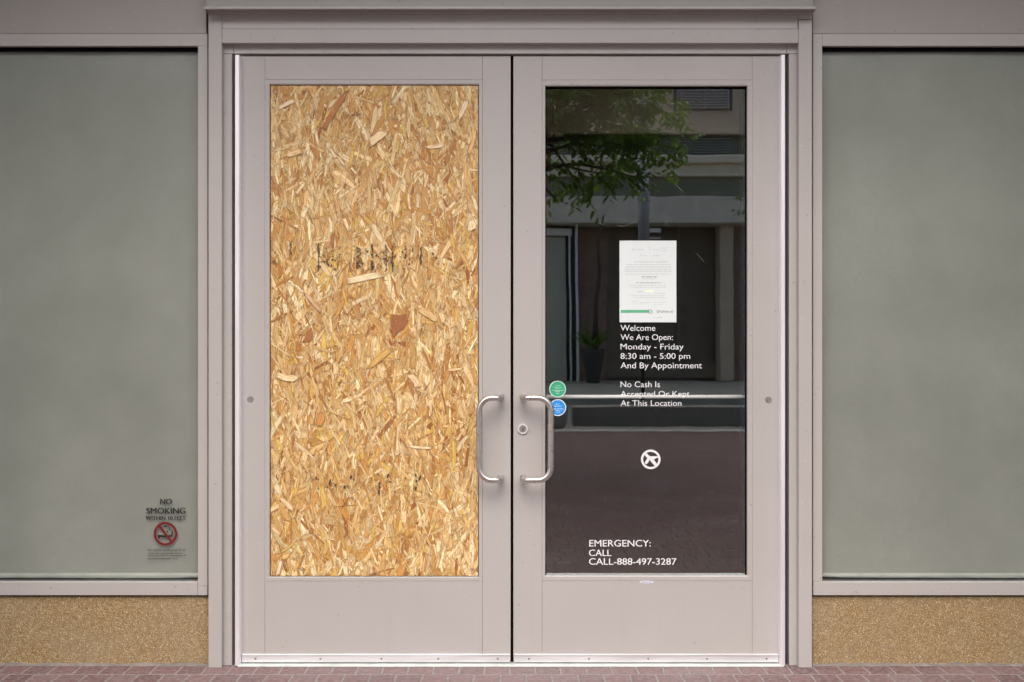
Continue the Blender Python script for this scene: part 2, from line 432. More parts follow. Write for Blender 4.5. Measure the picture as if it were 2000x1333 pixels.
# cornice: fillet over an undercut notch added to deepen its shadow, mitred returns
m = MB()
prof = [(-.040, 27.6), (-.0445, 27.3), (-.045, 19.0), (-.078, 19.0), (-.079, 25.6), (-.086, 25.6), (-.087, 25.2), (-.087, 22.6), (-.086, 22.3), (-.045, 21.6)]
def cornice(m, x0, x1):
    ringL, ringR = [], []
    for y, py in prof:
        z = CZ+(666.5-py)*S*(D-.045)/D; p = -(y+.040)
        ringL.append(m.bm.verts.new((x0-p*.04, y, z))); ringR.append(m.bm.verts.new((x1+p*.04, y, z)))
    bl = [m.bm.verts.new((v.co.x, .0, v.co.z)) for v in ringL]; br_ = [m.bm.verts.new((v.co.x, .0, v.co.z)) for v in ringR]
    n = len(prof)
    for i in range(n-1):
        m.bm.faces.new((ringL[i], ringR[i], ringR[i+1], ringL[i+1]))
        m.bm.faces.new((ringL[i+1], bl[i+1], bl[i], ringL[i])); m.bm.faces.new((ringR[i], br_[i], br_[i+1], ringR[i+1]))
    m.bm.faces.new((ringL[-1], ringR[-1], br_[-1], bl[-1])); m.bm.faces.new((ringL[0], bl[0], br_[0], ringR[0]))
cornice(m, X(407, -.04), X(1586, -.04)); m.build('cornice', PAINT, ds)
for a, b in ((436.0, 453), (1541, 1557.5)):
    m = MB(); m.box(X(a, YI)-(.012 if a < 1000 else 0), X(b, YI)+(.012 if a > 1000 else 0), YI, .09, .0005, Z(105.8, YI), .001); m.build('inner_jamb', PAINT, ds)
for a, b in ((436, 456), (1536.6, 1558)):
    m = MB(); m.box(X(a, YI)-(.012 if a < 1000 else 0), X(b, YI)+(.012 if a > 1000 else 0), YI+.0003, .09, Z(105, YI), Z(70, YI), .0008); m.build('corner_block', PAINT, ds)
m = MB(); m.box(X(457, YI), X(1536, YI), YI, .09, Z(105, YI), Z(70, YI), .001); m.build('inner_head', PAINT, ds)
m = MB(); m.box(X(453.5), X(1541), .055, .09, Z(112), Z(90)); m.box(X(453.5), X(472), .03, .09, 0, Z(90)); m.box(X(1522), X(1541), .03, .09, 0, Z(90)); m.build('weatherstrip', BLACK, ds)
th = simple('pale_threshold_metal', (.62, .68, .65), .45, .2, .12, 25)
m = MB(); m.box(X(469), X(1527), -.030, .09, .0004, .0052, .0015); m.build('threshold', th, ds)

# mortar fillet between wall and pavement
for a, b in ((-2.72, X(407.5, -.02)), (X(1586, -.02), 2.72)):
    pass

def bead_frame(px0, px1, py0, py1, wpx0, wpx1, wpy0, wpy1, y0, y1, mitre=True):
    """four bevelled glazing beads mitred at the corners: outer rectangle px.., inner rectangle wpx.."""
    m = MB(); o = [(X(px0), Z(py0)), (X(px1), Z(py0)), (X(px1), Z(py1)), (X(px0), Z(py1))]
    i = [(X(wpx0), Z(wpy0)), (X(wpx1), Z(wpy0)), (X(wpx1), Z(wpy1)), (X(wpx0), Z(wpy1))]
    c = .0018
    mid = [(a+(b-a)*.82, e+(f-e)*.82) for (a, e), (b, f) in zip(o, i)]
    rows = [[m.bm.verts.new((a, y1, e)) for a, e in o], [m.bm.verts.new((a, y0, e)) for a, e in o],
            [m.bm.verts.new((a, y0, e)) for a, e in mid], [m.bm.verts.new((a, y0+c, e)) for a, e in i], [m.bm.verts.new((a, y1, e)) for a, e in i]]
    for r0, r1 in zip(rows, rows[1:]):
        for k in range(4): m.bm.faces.new((r0[k], r0[(k+1) % 4], r1[(k+1) % 4], r1[k]))
    return m

def leaf(x0, x1, bx0, bx1, bz0, bz1, ix0, ix1, iz0, iz1, side, label):
    """one door leaf, everything measured in photo pixels on the door face"""
    t = thing('entrance_door', label, 'door', (X((x0+x1)/2), 0, 0), 'pair of entrance doors')
    zt, zb = 109.2, 1292; gp = .0006
    m = MB(); m.box(X(x0), X(bx0)-gp, 0, .045, Z(zb), Z(zt), .001); m.build('stile', PAINT, t)
    m = MB(); m.box(X(bx1)+gp, X(x1), 0, .045, Z(zb), Z(zt), .001); m.build('stile', PAINT, t)
    m = MB(); m.box(X(bx0), X(bx1), .0002, .045, Z(bz0)+.0009, Z(zt), .0008); m.build('top_rail', PAINT, t)
    m = MB(); m.box(X(bx0), X(bx1), .0002, .045, Z(zb), Z(bz1)-.0006, .0008); m.build('bottom_rail', PAINT, t)
    bead_frame(bx0, bx1, bz0, bz1, ix0, ix1, iz0, iz1, -.0008, .045).build('glazing_bead', PAINT, t)
    # aluminium sweep with screws, fixed to the face of the bottom rail
    sx0, sx1 = (x0+1.5, x1-1) if side < 0 else (x0+1, x1-1.5)
    m = MB(); m.box(X(sx0, -.006), X(sx1, -.006), -.006, -.0002, Z(1294.3, -.006), Z(1278, -.006), .0012)
    m.box(X(sx0, -.006), X(sx1, -.006), -.0075, -.0058, Z(1281, -.006), Z(1278.5, -.006), .0006)
    sw = m.build('door_sweep', ALU_H, t)
    for sx in ((499, 626, 745, 856, 972) if side < 0 else (1033, 1150, 1266, 1381, 1497)):
        q = MB(); jx = X(sx, -.006); jz = Z(1287, -.006)
        q.cyl((jx, -.0066, jz), .0026, 'Y', .0012, 16, .0034); q.box(jx-.0022, jx+.0022, -.0076, -.0071, jz-.0004, jz+.0004)
        q.build('screw', SCREW, sw)
    m = MB(); m.box(X(sx0+2), X(sx1-2), .004, .03, .0058, Z(1292.3)); m.build('sweep_brush', BLACK, t)
    # bright continuous hinge cover
    a, b = (458.5, 467.5) if side < 0 else (1525.3, 1533.8)
    yh = -.028; A, B = X(a, yh), X(b, yh); m = MB()
    bx_ = (B+.0045, A) if side < 0 else (A-.0045, B)
    # plan outline: front face, chamfered inner side falling back to the leaf
    pl = [(A, .012), (A, yh+.002), (A+.002, yh), (B-.002, yh), (B, yh+.002), (B+.002, .012)] if side < 0 else \
         [(A-.002, .012), (A, yh+.002), (A+.002, yh), (B-.002, yh), (B, yh+.002), (B, .012)]
    z0, z1 = .004, Z(107.6, yh)
    va = [m.bm.verts.new((x, y, z0)) for x, y in pl]; vb = [m.bm.verts.new((x, y, z1)) for x, y in pl]
    m.bm.faces.new(va); m.bm.faces.new(vb[::-1])
    for k in range(len(pl)): m.bm.faces.new((va[k], va[(k+1) % len(pl)], vb[(k+1) % len(pl)], vb[k]))
    m.build('hinge_cover', ALU, t)
    # small round cover plug on the hinge stile
    cx, cz = (X(489), Z(780.5)) if side < 0 else (X(1501), Z(781.5))
    m = MB(); m.ring(cx, cz, .0098, .0068, -.0016, .001, 28); m.cyl((cx, 0, cz), .0070, 'Y', .0012, 24); m.cyl((cx, -.0012, cz), .0030, 'Y', .002, 6)
    pg = m.build('cover_plug', STEEL, t)
    m = MB(); m.ring(cx, cz, .0112, .0098, -.0003, .001, 28); m.build('plug_rim', SCREW, pg)
    return t

left = leaf(471, 997.3, 517.5, 942, 156, 1135, 526.5, 935, 165.5, 1127, -1, 'taupe entrance door with wood strand board in place of its glass')
right = leaf(1002.7, 1522, 1059, 1469, 157, 1134.5, 1065, 1460, 168, 1125, 1, 'taupe entrance door with dark glass, white lettering and posted notice')
# rubber astragal between the leaves
m = MB(); m.box(X(996.9), X(1003.1), .014, .04, .007, Z(109)); m.cyl((0, .016, 1.05), .0036, 'Z', 2.08, 12); m.build('meeting_strip', BLACK, left)

def pull(t, xm, xv, z0, z1):
    """offset pull: leaves the stile, turns sideways, then runs down"""
    yo = -.068; r = .0105; f = (D+yo)/D
    mx, vx = X(xm), X(xv, yo); ax = 1 if vx > mx else -1
    Z0, Z1 = Z(z0, yo), Z(z1, yo)
    rb, rc = .022, .046
    pts = [(mx, .000, Z0), (mx, yo+rb, Z0)]
    for k in range(1, 9):
        a = R(90*k/8); pts.append((mx+ax*rb*(1-math.cos(a)), yo+rb-rb*math.sin(a), Z0))
    for k in range(0, 13):
        a = R(90*k/12); pts.append((vx-ax*rc+ax*rc*math.sin(a), yo, Z0-rc+rc*math.cos(a)))
    low = [(p[0], p[1], Z1+(Z0-p[2])) for p in pts][::-1]
    m = MB(); m.tube(pts+low, r, 24)
    h = m.build('pull_handle', STEEL, t)
    for zz in (Z0, Z1):
        q = MB(); q.cyl((mx, -.0012, zz), .0125, 'Y', .003, 28, bev=.0008); q.build('mounting_collar', STEEL, h)
pull(left, 978, 935.5, 777.5, 938.5)
pull(right, 1022, 1076, 777.5, 938.5)
m = MB(); cx, cz = X(1021), Z(838.2)
q_ = MB(); q_.ring(cx, cz, .0176, .0128, -.006, .001, 40); lkr = q_.build('lock_ring', ALU, right)
m.cyl((cx, -.002, cz), .0127, 'Y', .004, 36); m.cyl((cx+.0007, -.004, cz-.0006), .0070, 'Y', .005, 28, bev=.0006)
lk = m.build('lock_cylinder', STEEL, right)
m = MB(); m.box(cx-.0004, cx+.0022, -.0072, -.0064, cz-.0036, cz+.0022); m.build('keyway', BLACK, lk)

# ------------------------------------------------------------------ strand board
def strand_board():
    x0, x1, z0, z1 = X(528), X(933.8), Z(1125.8), Z(167)
    Y0 = .0065
    V, F, COL, LOC, GR = [], [], [], [], []
    pal = [((.70, .475, .215), 30), ((.60, .36, .125), 20), ((.82, .62, .35), 25), ((.56, .29, .08), 15), ((.92, .77, .51), 14),
           ((.41, .18, .048), 9), ((.62, .45, .23), 9), ((.27, .085, .025), 2.2), ((.58, .46, .27), 4), ((.70, .47, .12), 9)]
    tot = sum(w_ for _, w_ in pal); rnd = random.Random(11)
    def pick():
        r_ = rnd.uniform(0, tot)
        for c, w_ in pal:
            r_ -= w_
            if r_ <= 0: return c
        return pal[0][0]
    def flake(cx, cz, L, W, ang, y, col, tilt=None):
        ca, sa = math.cos(ang), math.sin(ang)
        k1 = rnd.choice((0, 0, .25, .5, -.3)); n = rnd.choice((3, 4, 5))
        us = [-1+2*i/n for i in range(n+1)]
        taperL, taperR = rnd.uniform(.05, 1), rnd.uniform(.05, 1); bow = rnd.uniform(-.22, .22)
        top, bot = [], []
        for i, u in enumerate(us):
            tp = 1.0
            if i == 0: tp = taperL
            if i == n: tp = taperR
            b_ = bow*(1-u*u)*W*1.3
            su = u*L/2
            top.append((su+rnd.uniform(-.06, .06)*L+k1*W*.5*(1 if abs(u) == 1 else 0), W/2*tp*rnd.uniform(.78, 1.1)+b_, u, 1))
            bot.append((su+rnd.uniform(-.06, .06)*L-k1*W*.5*(1 if abs(u) == 1 else 0), -W/2*tp*rnd.uniform(.78, 1.1)+b_, u, -1))
        pts = bot+top[::-1]
        tx, tz = (rnd.uniform(-.012, .012), rnd.uniform(-.06, .06)) if tilt is None else tilt
        go = (rnd.uniform(0, 50), rnd.uniform(0, 50)); s = len(V)
        # clip centre positions by clamping to the board edges
        for (a, b, u, v) in pts:
            xx = cx+a*ca-b*sa; zz = cz+a*sa+b*ca
            xx = min(max(xx, x0+rnd.uniform(0, .0005)), x1-rnd.uniform(0, .0005)); zz = min(max(zz, z0+rnd.uniform(0, .0005)), z1-rnd.uniform(0, .0005))
            V.append((xx, y+a*tx+b*tz, zz)); LOC.append((u, v)); GR.append((a+go[0], b+go[1])); 
        # faces as quads along the strand
        q = len(us)
        for i in range(q-1):
            F.append((s+i, s+i+1, s+2*q-2-i, s+2*q-1-i))
            COL.append(col)
    def j(c, a=.13):
        k_ = 1+rnd.uniform(-a, a); return tuple(min(.95, x*k_*f_*(1+rnd.uniform(-.03, .03))) for x, f_ in zip(c, (1, 1.025, .92)))
    def angle():
        if rnd.random() < .16: return rnd.uniform(0, math.pi)
        return R(90)+rnd.gauss(0, R(24))
    N = 5200
    for i in range(N):
        f = i/N
        if f < .34: L, W = rnd.uniform(.07, .19), rnd.uniform(.016, .036)
        elif f < .76: L, W = rnd.uniform(.035, .14), rnd.uniform(.006, .022)
        else: L, W = rnd.uniform(.012, .085), rnd.uniform(.0022, .011)
        flake(rnd.uniform(x0, x1), rnd.uniform(z0, z1), L, W, angle(), Y0-f*.0030-rnd.uniform(0, .0014), j(pick(), .16))
    for i in range(1900):       # hair-thin splinters and slivers lying on top
        L, W = rnd.uniform(.008, .038), rnd.uniform(.0009, .0024)
        flake(rnd.uniform(x0, x1), rnd.uniform(z0, z1), L, W, angle(), Y0-.0044-rnd.uniform(0, .0008), j(rnd.choice(((.95, .82, .58), (.86, .66, .38), (.30, .12, .035), (.45, .22, .07), (.93, .78, .52)))))
    # the strands that stand out in the photograph
    for px, py, L, W, a, c in ((711, 543, .128, .025, 11, (.97, .84, .52)),  (655, 215, .15, .020, 58, (.40, .15, .045)),
                               (740, 270, .07, .030, 35, (.92, .74, .44)), (560, 735, .085, .024, -10, (.93, .77, .46)), (918, 440, .050, .034, 85, (.93, .78, .48)),
                               (835, 615, .085, .024, -32, (.80, .58, .28)), (664, 605, .075, .018, 66, (.62, .33, .08)), (808, 745, .06, .026, -55, (.90, .68, .40)),
                               (610, 590, .09, .014, -50, (.66, .47, .30)), (740, 700, .11, .022, 38, (.68, .43, .12)), (560, 205, .07, .016, 25, (.92, .76, .5)),
                               (820, 874, .08, .010, -4, (.93, .78, .5)), (560, 985, .07, .018, -45, (.9, .7, .42)), (905, 215, .07, .02, 70, (.9, .74, .5)),
                               (625, 820, .05, .030, 80, (.60, .30, .08)), (545, 1110, .06, .012, 75, (.9, .8, .6)), 
                               (650, 470, .05, .012, 84, (.38, .14, .045)), (850, 285, .07, .015, 10, (.90, .70, .45)), (575, 300, .06, .02, 20, (.85, .62, .33))):
        flake(X(px), Z(py), L, W, R(a), Y0-.0056-rnd.uniform(0, .0004), c, (0, 0))
    # irregular dark red-brown patches of bark-side wood
    for pts, c in ((((764, 614), (778, 616), (794, 613), (797, 628), (789, 641), (776, 650), (767, 661), (763, 640)), (.29, .10, .033)), (((600, 646), (609, 640), (612, 656), (607, 667), (590, 668), (596, 658)), (.36, .14, .045))):
        s_ = len(V)
        for k_, (a_, b_) in enumerate(pts):
            V.append((X(a_), Y0-.0056, Z(b_))); LOC.append((.3, .3)); GR.append((Z(b_)+3, X(a_)+3))
        F.append(tuple(range(s_, s_+len(pts)))); COL.append(c)
    me = bpy.data.meshes.new('strand_board'); me.from_pydata(V, [], F)
    ca = me.color_attributes.new('strand', 'FLOAT_COLOR', 'CORNER'); u1 = me.uv_layers.new(name='grain'); u2 = me.uv_layers.new(name='local')
    cols, a1, a2 = [], [], []
    for p, c in zip(me.polygons, COL):
        for li in p.loop_indices:
            vi = me.loops[li].vertex_index
            cols.extend((*c, 1)); a1.extend(GR[vi]); a2.extend(LOC[vi])
    ca.data.foreach_set('color', cols); u1.data.foreach_set('uv', a1); u2.data.foreach_set('uv', a2)
    me.materials.append(FLAKE)
    bd = link('strand_board', me, left); bd['label'] = 'honey coloured wood strand board with faded black ink stamps'
    m = MB(); m.box(x0, x1, Y0+.0002, Y0+.012, z0, z1)
    m.build('board_core', simple('board_core_wood', (.42, .22, .07), .8, 0, .3, 60), bd)
    # faded ink stamps, broken by the strands
    m = MB(); r2 = random.Random(5)
    ys = Y0-.0062
    def dab(px, py, w_, h_, a):
        ca_, sa_ = math.cos(R(a)), math.sin(R(a)); pts = []
        for k_ in range(7):
            t_ = 2*math.pi*k_/7; ax_, az_ = math.cos(t_)*w_/2*r2.uniform(.6, 1.1)*S, math.sin(t_)*h_/2*r2.uniform(.6, 1.1)*S
            pts.append((X(px)+ax_*ca_-az_*sa_, ys-r2.uniform(0, .0002), Z(py)+ax_*sa_+az_*ca_))
        m.poly(pts)
    for px, py0, py1, wd in ((568, 475, 496, 2), (622, 478, 528, 3.0), (727, 480, 526, 4), (766, 482, 528, 3), (754, 482, 518, 2), (792, 482, 502, 2.6), (822, 486, 520, 2.2), (640, 495, 520, 2)):
        y_ = py0
        while y_ < py1:
            dab(px+r2.uniform(-1, 1), y_, wd*r2.uniform(.7, 1.7), r2.uniform(4, 12), r2.uniform(-10, 10)); y_ += r2.uniform(3, 8)
    for _ in range(95): dab(r2.choice((r2.uniform(625, 665), r2.uniform(690, 760), r2.uniform(760, 860))), r2.uniform(480, 526), r2.uniform(1.5, 6), r2.uniform(1.2, 4.5), r2.uniform(0, 180))
    for px, py in ((618, 934), (644, 940), (645, 946), (656, 948), (685, 932), (672, 952), (741, 945), (741, 952), (740, 962), (757, 930), (812, 929), (813, 940), (820, 934), (811, 955)):
        dab(px+r2.uniform(-1, 1), py, r2.uniform(3, 6), r2.uniform(6, 13), r2.uniform(-25, 25))
    for _ in range(40): dab(r2.uniform(612, 830), r2.uniform(925, 965), r2.uniform(1.2, 3), r2.uniform(1.2, 5), r2.uniform(0, 180))
    m.build('ink_stamp', INK, bd)
    # printed characters that can still be made out (turned on their side)
    o = text_mesh('AVS6', 0, 1, .2, 0, 0, weight=.0)
    for v in o.verts:
        u, w_ = v.co.x, v.co.z
        v.co = Vector((X(696)+w_/.2*.017, ys-.0003+v.co.y*.3, Z(482)-u*.078))
    mb = MB(); mb.bm.free(); mb.bm = o; mb.build('stamped_characters', INK, bd)
    for px, py in ((588, 1113), (538, 180), (924, 178), (922, 1112), (730, 1118)):
        q = MB(); q.cyl((X(px), ys-.0003, Z(py)), .0030, 'Y', .0012, 14, bev=.0004); q.build('screw', STEEL, bd)
strand_board()

# ------------------------------------------------------------------ glass of the right door
gx0, gx1, gz0, gz1 = X(1061), X(1464), Z(1130), Z(163)
m = MB(); m.box(gx0, gx1, GY, GY+.0004, gz0, gz1); pane = m.build('glass_pane', GLASS, right)
yg = GY-.004
m = MB()
m.box(X(1065), X(1460), yg, GY-.0006, Z(172), Z(168)+.004); m.box(X(1065), X(1460), yg+.002, GY-.0006, Z(1125), Z(1124))
m.box(X(1065)-.003, X(1067), yg, GY-.0006, Z(1125), Z(168)); m.box(X(1457), X(1460)+.003, yg, GY-.0006, Z(1125), Z(168)); m.build('gasket', BLACK, right)
m = MB(); m.box(X(1067), X(1457), GY-.0035, GY-.0006, Z(1124.8), Z(1122.8), .0006); m.build('setting_strip', simple('pale_sealant', (.30, .36, .38), .4, 0, .3, 80), right)
# dust and a few scratches on the outside of the pane
m = MB(); rg = random.Random(8); DUST = simple('pale_dust', (.42, .45, .43), .8, 0, .2, 40); ydu = GY-.0005
for _ in range(150):
    a_, b_ = rg.uniform(1070, 1454), 175+(rg.random()**1.4)*940; q_ = rg.uniform(.0003, .0008)
    m.prism([(X(a_, ydu)+q_*math.cos(2*math.pi*k/6)*rg.uniform(.6, 1), Z(b_, ydu)+q_*math.sin(2*math.pi*k/6)*rg.uniform(.6, 1)) for k in range(6)], ydu, ydu+.0002)
m.build('dust_specks', DUST, pane)['kind'] = 'stuff'
for st in (((1207, 441), (1218, 443.5), (1230, 437), (1243, 431.5)), ((1300, 431), (1301.5, 439.5), (1307, 444)), ((1321, 361), (1328, 369), (1336, 376)), ((1168, 436), (1180, 439)), ((1361, 496), (1368, 503), (1375, 512))):
    m = MB(); m.tube([(X(a_, ydu), ydu, Z(b_, ydu)) for a_, b_ in st], .00035, 5); m.build('scratch', DUST, pane)
# push bar on the inside
yb = .075
m = MB(); m.tube([(X(1048, yb), yb, Z(775.2, yb)), (X(1476, yb), yb, Z(775.2, yb))], .0066, 16); pb = m.build('push_bar', simple('white_push_bar', (.93, .92, .94), .3, 0, .03, 8), right)
for px in (1052, 1470):
    q = MB(); q.box(X(px-6, yb), X(px+6, yb), .046, yb+.01, Z(790, yb), Z(760, yb), .002); q.build('bar_bracket', ALU, pb)
yt = GY-.0006
L = [('Welcome', 1212, 1280, 635, 646.6), ('We Are Open:', 1212, 1314, 653, 664.5), ('Monday - Friday', 1212, 1335, 671.5, 683), ('8:30 am - 5:00 pm', 1212, 1348, 690, 701.3),
     ('And By Appointment', 1212, 1371, 708, 719.7), ('No Cash Is', 1212, 1289, 745.3, 756.6), ('Accepted Or Kept', 1212, 1347, 764, 775), ('At This Location', 1212, 1331, 782, 793.3)]
o = text_part('opening_hours_lettering', L, yt, WHITE, right, .0)
o = text_part('emergency_lettering', [('EMERGENCY:', 1151, 1271, 1054.8, 1067.8), ('CALL', 1150.5, 1194, 1073.8, 1086.4), ('CALL-888-497-3287', 1150.5, 1321, 1090.6, 1103.4)], yt, WHITE, right, .0005)
m = MB(); ecx, ecz = X(1271, yt), Z(897.7, yt)
m.ring(ecx, ecz, .0345, .0268, yt, yt+.0004, 56)
def E(zx, zy): return (X(1230+zx/16.66, yt), Z(860+zy/16.66, yt))
m.prism([E(430, 440), E(520, 400), E(650, 525), E(935, 528), E(940, 560), E(850, 592), E(785, 640), E(900, 790), E(810, 835), E(690, 700), E(650, 640), E(640, 640), E(610, 720), E(545, 785), E(490, 760), E(490, 725), E(575, 585)], yt-.0001, yt+.0003)
m.build('round_emblem', WHITE, right)
# maker's badge under the glass
m = MB(); bxc, bzc = X(1263), Z(1137.3)
m.prism([(bxc+.0255*math.cos(2*math.pi*k/32), bzc+.0046*math.sin(2*math.pi*k/32)) for k in range(32)], -.0007, .0001); bg_ = m.build('oval_badge', WHITE, right)
m = MB()
for k in range(9): m.box(bxc-.017+k*.0039, bxc-.0145+k*.0039, -.0009, -.00075, bzc-.0012, bzc+.0014)
m.build('badge_print', BLUETX, bg_)

# stickers and notice
def scribble(m, cx, cz, w_, h_, y, rn, n):
    for _ in range(n):
        a = cx-w_/2+rn.random()*w_*.8; q = rn.uniform(.08, .22)*w_; b = cz+rn.uniform(-.5, .5)*h_
        m.box(a, a+q, y, y+.0002, b, b+h_*.22)
for nm_, px, py, mat, mt, lab in (('door_sticker', 1089, 760.5, GREENS, PALETX, 'round green sticker with pale print above the blue one on the door glass'),
                              ('door_sticker', 1089.3, 796.5, BLUES, PALEBL, 'round blue sticker with pale print partly behind the right pull handle')):
    cx, cz = X(px, yt), Z(py, yt); t = thing(nm_, lab, 'sticker', (cx, yt, cz), 'round stickers on the door glass')
    m = MB(); m.prism([(cx+.0265*math.cos(2*math.pi*k/40), cz+.0265*math.sin(2*math.pi*k/40)) for k in range(40)], yt-.0004, yt); m.build('disc', mat, t)
    m = MB(); m.ring(cx, cz, .0296, .0264, yt-.0004, yt, 48); m.build('rim', WHITE if mat is BLUES else PALETX, t)
    m = MB(); rn = random.Random(int(px*3+py)); yy = yt-.0007
    for dz, wd in ((.013, .014), (.005, .026), (-.004, .040), (-.009, .016), (-.016, .010)):
        x_ = cx-wd/2
        while x_ < cx+wd/2:
            l_ = rn.uniform(.0018, .005); h_ = rn.uniform(.0022, .0042); zz = cz+dz+rn.uniform(-.0008, .0008)
            m.prism([(x_, zz-h_/2), (x_+l_, zz-h_/2+rn.uniform(0, .001)), (x_+l_*.8, zz+h_/2), (x_+.0006, zz+h_/2-.0008)], yy, yy+.0002); x_ += l_+.0011
    m.build('print', mt, t)

nx0, nx1, nz0, nz1 = X(1210, yt), X(1321, yt), Z(630, yt), Z(470.5, yt)
nt = thing('paper_notice', 'white printed notice with a green bar posted above the door lettering', 'notice', ((nx0+nx1)/2, yt, nz0))
m = MB(); m.box(nx0, nx1, yt-.0008, yt-.0002, nz0, nz1, .0002, 1); m.build('sheet', PAPER, nt)
yn = yt-.0011
def P(zx, zy): return (X(1190+zx/7.407, yn), Z(460+zy/7.407, yn))
rn = random.Random(3)
def words(m, zx0, zx1, zy, h, wmin=18, wmax=60, gap=9, wob=2):
    x_ = zx0
    while x_ < zx1:
        w_ = min(rn.uniform(wmin, wmax), zx1-x_); a, b = P(x_, zy+h/2+rn.uniform(-wob, wob)*.4); c, d = P(x_+w_, zy-h/2)
        # letters: little uprights of uneven height
        n = max(2, int(w_/9))
        for k in range(n):
            xx0 = a+(c-a)*k/n; hh = (d-b)*rn.uniform(.55, 1.0)
            m.box(xx0, xx0+(c-a)/n*.62, yn, yn+.0002, b, b+hh)
        x_ += w_+gap
for zx0, zx1, zy, h in ((360, 860, 383, 15), (255, 890, 424, 11), (235, 905, 458, 13), (225, 900, 490, 11), (212, 905, 518, 13), (240, 890, 562, 10), (485, 680, 630, 9), (270, 830, 723, 10), (315, 825, 752, 10),
                        (650, 815, 842, 8), (290, 800, 873, 10), (360, 820, 902, 9), (330, 430, 962, 8), (455, 605, 972, 8), (640, 825, 972, 7), (360, 500, 992, 7), (645, 785, 1000, 6), (640, 690, 1190, 6), (410, 490, 812, 14)):
    m = MB(); words(m, zx0, zx1, zy, h); m.build('printed_line', INKG, nt)
MIDP = simple('mid_print', (.20, .22, .22), .7, 0, .1, 200)
for zx0, zx1, zy, h in ((470, 695, 600, 18), (395, 755, 685, 16), (700, 760, 1190, 10)):
    m = MB(); words(m, zx0, zx1, zy, h, 20, 90, 12); m.build('bold_line', MIDP, nt)
def hand(m, strokes, r_):
    for st in strokes:
        pts = [Vector((P(a, b)[0], yn+.0001, P(a, b)[1])) for a, b in st]
        m.tube(pts, r_, 5)
m = MB()
hand(m, [[(330, 220), (350, 180), (375, 215), (335, 222)], [(390, 215), (410, 198), (425, 218), (440, 196), (455, 218)], [(460, 215), (475, 200), (500, 210)],
         [(585, 160), (582, 215), (610, 215)], [(625, 215), (640, 195), (655, 215)], [(665, 215), (680, 195), (700, 212), (722, 195)], [(735, 185), (835, 185)], [(745, 218), (840, 220)],
         [(440, 300), (462, 268), (470, 300)], [(485, 300), (500, 285), (515, 302)], [(520, 285), (545, 305)], [(585, 270), (588, 305), (612, 305)], [(625, 285), (640, 305), (650, 270), (652, 305)], [(680, 275), (680, 305), (700, 300), (690, 285)], [(710, 300), (740, 285)]], .00045)
m.build('heading_script', INKG, nt)
m = MB(); a, b = P(165, 1122); c, d = P(575, 1080); m.box(a, c, yn, yn+.0002, b, d); m.build('green_bar', GREENB, nt)
m = MB(); a, b = P(510, 822); c, d = P(640, 790); m.box(a, c, yn+.0001, yn+.0003, b, d); m.build('highlighted_line', YEL, nt)
m = MB(); a, b = P(595, 1104); m.ring(a, b, .0072, .0058, yn-.0003, yn, 28); hand(m, [[(575, 1125), (600, 1095), (615, 1110)]], .0005)
hand(m, [[(700, 1080), (688, 1105), (700, 1125), (712, 1112)], [(715, 1120), (718, 1085), (740, 1090), (722, 1105)], [(745, 1120), (770, 1090), (765, 1122)], [(775, 1118), (785, 1092), (800, 1092), (805, 1120), (825, 1092)],
         [(835, 1095), (832, 1120)], [(845, 1120), (850, 1098), (870, 1100)], [(875, 1120), (905, 1090), (925, 1095), (905, 1125)]], .0008)
m.build('printed_logo', INKD, nt)

